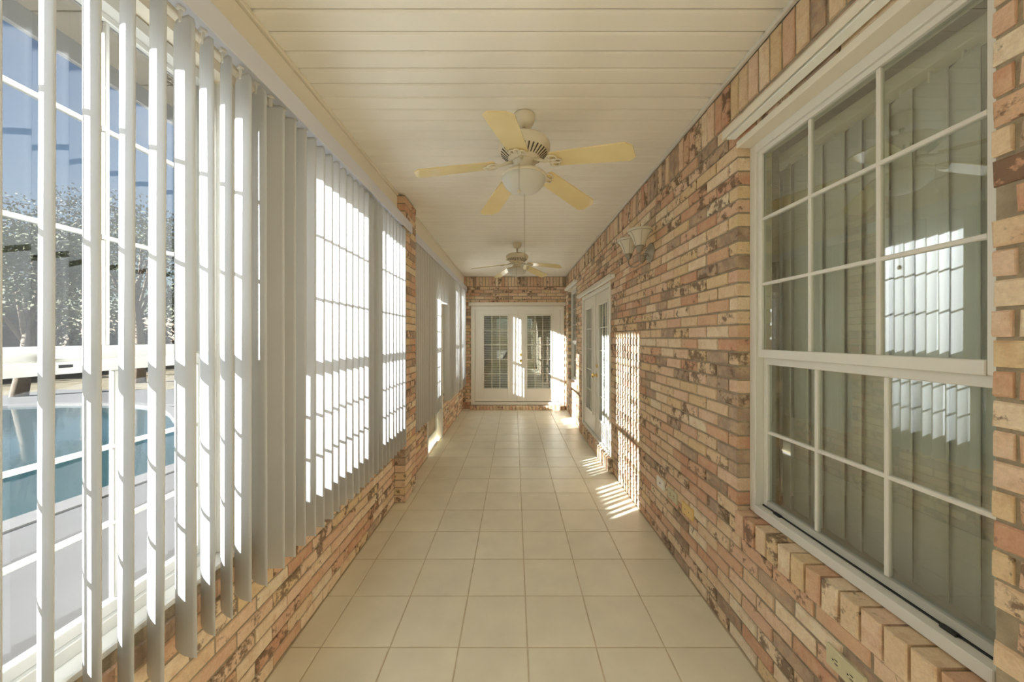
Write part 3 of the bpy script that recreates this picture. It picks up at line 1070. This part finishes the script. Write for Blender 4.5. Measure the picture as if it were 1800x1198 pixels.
FAN_MESH = {}
def ceiling_fan(x, y, phase, label, chain):
    t = thing('ceiling_fan', label, 'fan', (x, y, ZC), 'ceiling fans')
    def part(name, build, mat, parent=t, rot=0.0):
        if name not in FAN_MESH:
            FAN_MESH[name] = build().mesh(name, mat)
        o = bpy.data.objects.new(name, FAN_MESH[name])
        link(o, WL[t.name], parent)
        o.rotation_euler = (0, 0, rot)
        return o
    part('canopy', lambda: MB().lathe([(0, 0), (.058, 0), (.060, -.005), (.060, -.012), (.055, -.032), (.044, -.054), (.030, -.064), (.018, -.067), (0, -.067)]), M['fan'])
    part('downrod', lambda: MB().lathe([(.0, -.07), (.0115, -.07), (.0115, -.128), (.022, -.130), (.024, -.142), (0, -.142)], 20), M['fan'])
    mo = part('motor_housing', lambda: MB().lathe([(0, -.126), (.03, -.127), (.085, -.132), (.120, -.140), (.137, -.153), (.142, -.165), (.142, -.184), (.138, -.192), (.132, -.198), (.078, -.238), (.070, -.242), (.068, -.248), (0, -.248)], 48), M['fan'])
    def slots():
        mb = MB()
        for k in range(32):
            a = 2 * math.pi * k / 32
            e, q = Vector((math.cos(a), math.sin(a), 0)), Vector((-math.sin(a), math.cos(a), 0))
            p0, p1 = e * .086 + Vector((0, 0, -.2327)), e * .125 + Vector((0, 0, -.2038))
            n = Vector((0, 0, -.0015))
            w0, w1 = .0026, .0044
            mb.add([p0 - q * w0 + n, p0 + q * w0 + n, p1 + q * w1 + n, p1 - q * w1 + n, p0 - q * w0 - n, p0 + q * w0 - n, p1 + q * w1 - n, p1 - q * w1 - n],
                   [(0, 1, 2, 3), (0, 4, 5, 1), (1, 5, 6, 2), (2, 6, 7, 3), (3, 7, 4, 0)])
        return mb
    part('vent_slots', slots, M['slot'], mo)['kind'] = 'stuff'
    part('switch_housing', lambda: MB().lathe([(0, -.246), (.064, -.246), (.064, -.256), (.050, -.260), (.048, -.300), (.052, -.306), (0, -.306)], 32), M['fan'])
    part('light_fitter', lambda: MB().lathe([(0, -.300), (.050, -.302), (.085, -.308), (.112, -.318), (.124, -.330), (.125, -.340), (.118, -.342), (.112, -.338), (0, -.33)], 40), M['fan'])
    part('glass_bowl', lambda: MB().lathe([(.117, -.336), (.1165, -.350), (.110, -.368), (.097, -.386), (.078, -.402), (.053, -.413), (.026, -.419), (0, -.420)], 40), M['bowl'])
    def blade():
        mb = MB()
        r0, r1, w0, w1, c, th = .170, .575, .054, .066, .028, .0028
        out = [(r0, -w0), (r1 - c, -w1), (r1, -w1 + c), (r1, w1 - c), (r1 - c, w1), (r0, w0), (r0 - .012, w0 - .016), (r0 - .012, -w0 + .016)]
        s_ = math.sin(R(9))
        z = lambda r, q: -.277 - (r - .17) * .165 - q * s_
        n = len(out)
        v = [(r, q, z(r, q) - th) for r, q in out] + [(r, q, z(r, q) + th) for r, q in out]
        f = [tuple(range(n))[::-1], tuple(range(n, 2 * n))] + [(k, (k + 1) % n, n + (k + 1) % n, n + k) for k in range(n)]
        return mb.add(v, f)
    def arm():
        mb = MB()
        s_ = math.sin(R(9))
        ex, ey = Vector((1, 0, -.165)), Vector((0, 1, -s_))
        mb.tube([(.060, 0, -.252), (.095, 0, -.262), (.125, 0, -.276), (.150, 0, -.283)], [.010, .009, .007, .006], 8)
        for c0, ax, r_ in (((.172, .024, -.2865 - .024 * s_), 1, .022), ((.172, -.024, -.2865 + .024 * s_), -1, .022)):
            pts = [Vector(c0) + math.cos(w) * .026 * ex + math.sin(w) * .020 * ey for w in [2 * math.pi * k / 14 for k in range(14)]]
            mb.tube(pts, .0042, 6, closed=True)
        pts = [Vector((.182, 0, -.2885)) + math.cos(w) * .034 * ex + math.sin(w) * .015 * ey for w in [2 * math.pi * k / 14 for k in range(14)]]
        mb.tube(pts, .0042, 6, closed=True)
        return mb
    for k in range(5):
        a = R(phase + 72 * k)
        part('blade', blade, M['blade'], t, a)
        part('blade_arm', arm, M['fan'], t, a)
    def pull(px_, py_, z0, z1):
        mb = MB().tube([(px_, py_, z0), (px_, py_, z1)], .0011, 6)
        ch = bpy.data.objects.new('pull_chain', mb.mesh('pull_chain', M['chain']))
        link(ch, WL[t.name], t)
        b = MB().lathe([(0, z1 + .008), (.004, z1 + .006), (.0085, z1 - .002), (.0095, z1 - .009), (.007, z1 - .016), (0, z1 - .019)], 14, (px_, py_, 0))
        bo = bpy.data.objects.new('pull_knob', b.mesh('pull_knob', M['fan']))
        link(bo, WL[t.name], ch)
    for c in chain:
        pull(*c)
    return t
ceiling_fan(.052, 1.872, 42, 'nearer cream ceiling fan with five pale yellow blades and a bowl light', [(-.028, -.128, -.318, -.455), (.006, .006, -.420, -.812)])
ceiling_fan(.036, 4.40, 47, 'farther cream ceiling fan close to the back wall', [(-.012, -.128, -.318, -.45)])

# ------------------------------------------------------------------ wall sconce
SY, SZ = 2.52, 1.99
t = thing('wall_sconce', 'double wall sconce with two bell glass shades on the right brick wall', 'lamp', (XR, SY, SZ))
mb = MB().lathe([(0, 0), (.068, 0), (.070, .004), (.066, .012), (.052, .016), (.046, .022), (.030, .026), (.016, .040), (0, .044)], 32)
mb.xform(Matrix.Translation((XR, SY, SZ)) @ Matrix.Rotation(R(-90), 4, 'Y'))
obj('backplate', mb, M['bronze'], t)
for sgn in (-1, 1):
    cx, cy, cz = .872, SY + sgn * .120, SZ + .018
    holder = obj('shade_holder', MB().lathe([(0, -.046), (.007, -.044), (.013, -.039), (.014, -.034), (.020, -.028), (.018, -.023), (.025, -.017), (.028, -.006), (.026, .002), (0, .002)], 24, (cx, cy, cz)), M['bronze'], t)
    prof = [(.031, 0), (.036, .012), (.042, .030), (.050, .052), (.061, .074), (.074, .090), (.083, .096), (.085, .104), (.084, .112), (.080, .114), (.076, .104), (.068, .092), (.056, .074), (.045, .052), (.037, .030), (.030, .012), (.026, .004)]
    sh = obj('lamp_shade', MB().lathe(prof, 36, (cx, cy, cz)), M['shade'], t)
    mb = MB()
    for k in range(6):
        a = 2 * math.pi * k / 6 + .35
        mb.tube([(cx + (r + .0015) * math.cos(a), cy + (r + .0015) * math.sin(a), cz + z) for r, z in prof[:6]], .0014, 5)
    mb.tube([(cx + .0835 * math.cos(2 * math.pi * k / 36), cy + .0835 * math.sin(2 * math.pi * k / 36), cz + .094) for k in range(36)], .0016, 5, closed=True)
    obj('shade_ribs', mb, M['bronze'], sh)
    pts = [(cx, cy, cz - .050), (cx, cy - sgn * .004, cz - .078), (cx + .012, cy - sgn * .024, cz - .104), (cx + .036, cy - sgn * .056, cz - .108),
           (cx + .064, cy - sgn * .086, cz - .084), (cx + .082, cy - sgn * .102, cz - .040), (cx + .098, cy - sgn * .110, cz - .010), (XR - .030, SY + sgn * .006, SZ)]
    obj('arm', MB().tube(pts, .0042, 8), M['bronze'], t)
    loop = [Vector((cx + .070, cy - sgn * .092, cz - .052)) + .022 * Vector((math.cos(w), 0, math.sin(w))) for w in [2 * math.pi * k / 14 for k in range(13)]]
    obj('scroll', MB().tube(loop, .004, 6), M['bronze'], t)

# ------------------------------------------------------------------ plates on the right wall
def plate(y, z, label, mat, kind, group='wall plates low on the right brick wall'):
    t = thing('outlet_plate', label, 'outlet', (XR, y, z - .031), group)
    obj('plate', MB().cbox(XR - .0085, XR + .006, y - .060, y + .060, z - .033, z + .033, .003), M[mat], t)
    if kind == 'duplex':
        for s in (-1, 1):
            mb = MB().lathe([(0, .002), (.016, .002), (.0175, 0)], 20)
            mb.xform(Matrix.Translation((XR - .0075, y + s * .024, z)) @ Matrix.Rotation(R(-90), 4, 'Y'))
            rc = obj('receptacle', mb, M[mat], t)
            mb = MB()
            for q in (-.006, .006):
                mb.box(XR - .0102, XR - .0085, y + s * .024 - .007, y + s * .024 + .003, z + q - .0013, z + q + .0013)
            mb.box(XR - .0102, XR - .0085, y + s * .024 + .007, y + s * .024 + .011, z - .002, z + .002)
            obj('slots', mb, M['black'], rc)
    elif kind == 'jack':
        obj('jack', MB().box(XR - .0095, XR - .007, y - .006, y + .006, z - .006, z + .006), M['black'], t)
    else:
        for q in (-.021, .021):
            mb = MB().lathe([(0, .002), (.003, .002), (.004, 0)], 12)
            mb.xform(Matrix.Translation((XR - .0075, y + q, z)) @ Matrix.Rotation(R(-90), 4, 'Y'))
            obj('screw', mb, M['bronze'], t)
plate(2.345, .386, 'white jack plate low on the right wall, farthest of the row of three plates', 'door', 'jack')
plate(2.165, .383, 'greenish double socket between the white plate and the yellowed plate', 'outlet', 'duplex')
plate(1.980, .380, 'yellowed blank plate right of the double socket in the row of three', 'yellow', 'blank')
plate(1.038, .375, 'greenish double socket low under the near gridded window', 'outlet', 'duplex')
# small cord tensioner beside the column
t = thing('cord_tensioner', 'small cream cord tensioner on the brick just past the column', 'bracket', (XL + .03, 3.215, .60))
obj('tensioner_body', MB().cbox(XL - .004, XL + .075, 3.190, 3.204, .60, .71, .004), M['cream'], t)
obj('tensioner_cap', MB().cbox(XL + .008, XL + .071, 3.186, 3.190, .64, .67, .002), M['cream'], t)

# ------------------------------------------------------------------ house rooms behind the right and the back wall
mb = MB()
x0, x1, yA, yZ = XR + .19, 4.6, Y0 - .3, 9.4
mb.box(x1, x1 + .1, yA, yZ, -.05, 2.65)
mb.box(x0, x1, yA - .1, yA, -.05, 2.65)
mb.box(x0, x1, 3.0, 3.1, -.05, 2.65)
structure(obj('wall_house', mb, M['inroom']))
mb = MB().box(XL - .2, x1, yZ, yZ + .1, -.05, 2.65)
mb.box(XL - .2, XL - .1, YB + .15, yZ, -.05, 2.65)
mb.box(x0, x1, yZ - 2.1, yZ - 2.05, -.05, 2.65)
structure(obj('wall_house_back', mb, M['inroom_shaded']))
mb = MB().box(x0, x1, yA, yZ, -.10, .0).box(XL - .1, x0, YB + .15, yZ, -.10, .0)
structure(obj('floor_house', mb, M['carpet']))
mb = MB().box(XL - .60, x1 + .1, yA - .1, yZ + .1, ZC + .085, ZC + .16)
structure(obj('roof', mb, M['roof']))

# ------------------------------------------------------------------ eaves
XF = -1.595
eave = structure(obj('eave_soffit', MB().box(XF, XL - .135, Y0 - .4, 9.4, 2.448, 2.462), M['eave']))
obj('fascia', MB().cbox(XF - .02, XF, Y0 - .4, 9.4, 2.372, 2.60, .003), M['fascia'], eave)
y = -.2
while y < 6:
    obj('soffit_seam', MB().box(XF, XL - .135, y, y + .004, 2.4465, 2.448), M['soffit'], eave)
    y += .335
mb = MB()
for yv in (1.40,):
    for i in range(8):
        for j in range(10):
            mb.box(XF + .13 + i * .022, XF + .142 + i * .022, yv + j * .028, yv + j * .028 + .020, 2.4463, 2.448)
obj('soffit_vent', mb, M['soffit'], eave, stuff=True)

# ------------------------------------------------------------------ outside
ZG = -0.15
structure(obj('ground', MB().box(-60, -0.9, -30, 70, ZG - .4, ZG - .06), M['dirt']))
structure(obj('patio', MB().cbox(-4.0, XL - .14, -6, 16, ZG - .2, ZG, .01).cbox(-13.5, -4.0, 7.9, 10.2, ZG - .2, ZG, .01), M['patio']))
outline = [(-4.05, -1.0), (-4.15, 1.0), (-4.25, 2.4), (-4.15, 3.6), (-4.05, 4.6), (-4.5, 5.4), (-5.4, 5.9), (-6.2, 6.3), (-7.2, 7.2), (-8.6, 7.9), (-10.6, 8.0), (-12.4, 7.2), (-13.2, 5.0), (-13.0, 2.0), (-11.5, -.5), (-8.0, -2.0), (-5.5, -2.0)]
def smooth_loop(p, it=2):
    for _ in range(it):
        q = []
        for i in range(len(p)):
            a, b = p[i], p[(i + 1) % len(p)]
            q += [(a[0] * .75 + b[0] * .25, a[1] * .75 + b[1] * .25), (a[0] * .25 + b[0] * .75, a[1] * .25 + b[1] * .75)]
        p = q
    return p
loop = smooth_loop(outline)
n = len(loop)
cx_, cy_ = sum(p[0] for p in loop) / n, sum(p[1] for p in loop) / n
out = [(p[0] + .25 * (p[0] - cx_) / math.hypot(p[0] - cx_, p[1] - cy_), p[1] + .25 * (p[1] - cy_) / math.hypot(p[0] - cx_, p[1] - cy_)) for p in loop]
mb = MB()
mb.add([(x, y, ZG + .012) for x, y in loop] + [(x, y, ZG + .012) for x, y in out] + [(x, y, ZG - .12) for x, y in loop] + [(x, y, ZG - .12) for x, y in out],
       [(k, (k + 1) % n, n + (k + 1) % n, n + k) for k in range(n)] + [(2 * n + k, 2 * n + (k + 1) % n, (k + 1) % n, k) for k in range(n)] +
       [(n + k, n + (k + 1) % n, 3 * n + (k + 1) % n, 3 * n + k) for k in range(n)])
pool = structure(obj('pool_coping', mb, M['coping']))
mb = MB()
mb.add([(x, y, ZG - .035) for x, y in loop] + [(x, y, ZG - .11) for x, y in loop],
       [tuple(range(n))] + [(k, n + k, n + (k + 1) % n, (k + 1) % n) for k in range(n)])
obj('water', mb, M['water'], pool)['kind'] = 'stuff'

def tree(x, y, h, cr, label, leafmat, seed, dens=7500, trunk=.16):
    rd = random.Random(seed)
    t = thing('tree', label, 'tree', (x, y, ZG - .06), 'trees beyond the pool')
    base = Vector((x, y, ZG - .06))
    mb = MB()
    top = base + Vector((rd.uniform(-.3, .3), rd.uniform(-.3, .3), h * .55))
    mb.tube([base, base + (top - base) * .5 + Vector((.08, 0, 0)), top], [trunk, trunk * .75, trunk * .5], 8)
    obj('trunk', mb, M['bark'], t)
    mb = MB()
    cl = []
    for k in range(9):
        a = rd.uniform(0, 6.28)
        d = cr * rd.uniform(.35, .85)
        p = base + Vector((d * math.cos(a), d * math.sin(a), h * rd.uniform(.45, .92)))
        cl.append((p, cr * rd.uniform(.42, .62)))
        mid = top.lerp(p, .5) + Vector((0, 0, .15))
        mb.tube([base + (top - base) * rd.uniform(.55, 1), mid, p], [trunk * .4, trunk * .22, trunk * .08], 6)
    cl.append((base + Vector((0, 0, h * .9)), cr * .6))
    obj('branches', mb, M['bark'], t)
    mb = MB()
    for k in range(dens):
        c, r = cl[rd.randrange(len(cl))]
        d = Vector((rd.gauss(0, 1), rd.gauss(0, 1), rd.gauss(0, .8))).normalized() * r * rd.random() ** .4
        p = c + d
        s = rd.uniform(.03, .075)
        a = Vector((rd.uniform(-1, 1), rd.uniform(-1, 1), rd.uniform(-1, 1))).normalized()
        b = a.orthogonal().normalized()
        mb.add([p - a * s, p - b * s * .5, p + a * s, p + b * s * .5], [(0, 1, 2, 3)])
    obj('foliage', mb, M[leafmat], t, stuff=True)
TR = [(-12.9, 9.0, 4.4, 1.5, 'small dull green tree nearest the pool, at the left end of the row', 'leaf'),
      (-17.6, 13.2, 6.6, 2.1, 'grey leafed tree behind the small dull green one', 'leafgrey'),
      (-13.2, 12.2, 6.2, 1.8, 'mid sized dark green tree in the middle of the row', 'leaf'),
      (-21.6, 17.4, 9.0, 2.1, 'tall grey tree rising highest beyond the pool', 'leafgrey'),
      (-15.6, 19.0, 7.6, 1.7, 'grey tree between the tallest one and the house', 'leafgrey'),
      (-12.3, 16.4, 6.0, 1.8, 'dark green tree nearest the house end of the row', 'leaf')]
for k, (x, y, h, cr_, lab, lm) in enumerate(TR):
    tree(x, y, h, cr_, lab, lm, 40 + k)
# clipped hedges round the lawn
def hedge(x0, x1, y0, y1, h, label, seed, n):
    n = int(n * 1.6)
    rd = random.Random(seed)
    t = thing('hedge', label, 'hedge', ((x0 + x1) / 2, (y0 + y1) / 2, ZG - .06))
    zb = ZG - .06
    obj('stems', MB().cbox(x0 + .3, x1 - .3, y0 + .3, y1 - .3, zb, zb + h - .35, .2), M['bark'], t)
    mb = MB()
    for k in range(n):
        q = Vector((rd.uniform(x0, x1), rd.uniform(y0, y1), zb + h * rd.random() ** .7 + .12 * math.sin(k)))
        sz = rd.uniform(.08, .16)
        a = Vector((rd.uniform(-1, 1), rd.uniform(-1, 1), rd.uniform(-1, 1))).normalized()
        b = a.orthogonal().normalized()
        mb.add([q - a * sz, q - b * sz * .6, q + a * sz, q + b * sz * .6], [(0, 1, 2, 3)])
    obj('foliage', mb, M['leafgrey'], t, stuff=True)
hedge(-30, -25, 6, 19.6, 3.4, 'long dark clipped hedge along the far side of the lawn', 9, 9000)
hedge(-30, -9, 20.6, 23.0, 3.2, 'long dark clipped hedge across the end of the lawn behind the trees', 10, 9000)

# ------------------------------------------------------------------ to metres
S = Matrix.Scale(UNIT, 4)
for me in bpy.data.meshes:
    me.transform(S)
for o in bpy.data.objects:
    o.location = o.location * UNIT
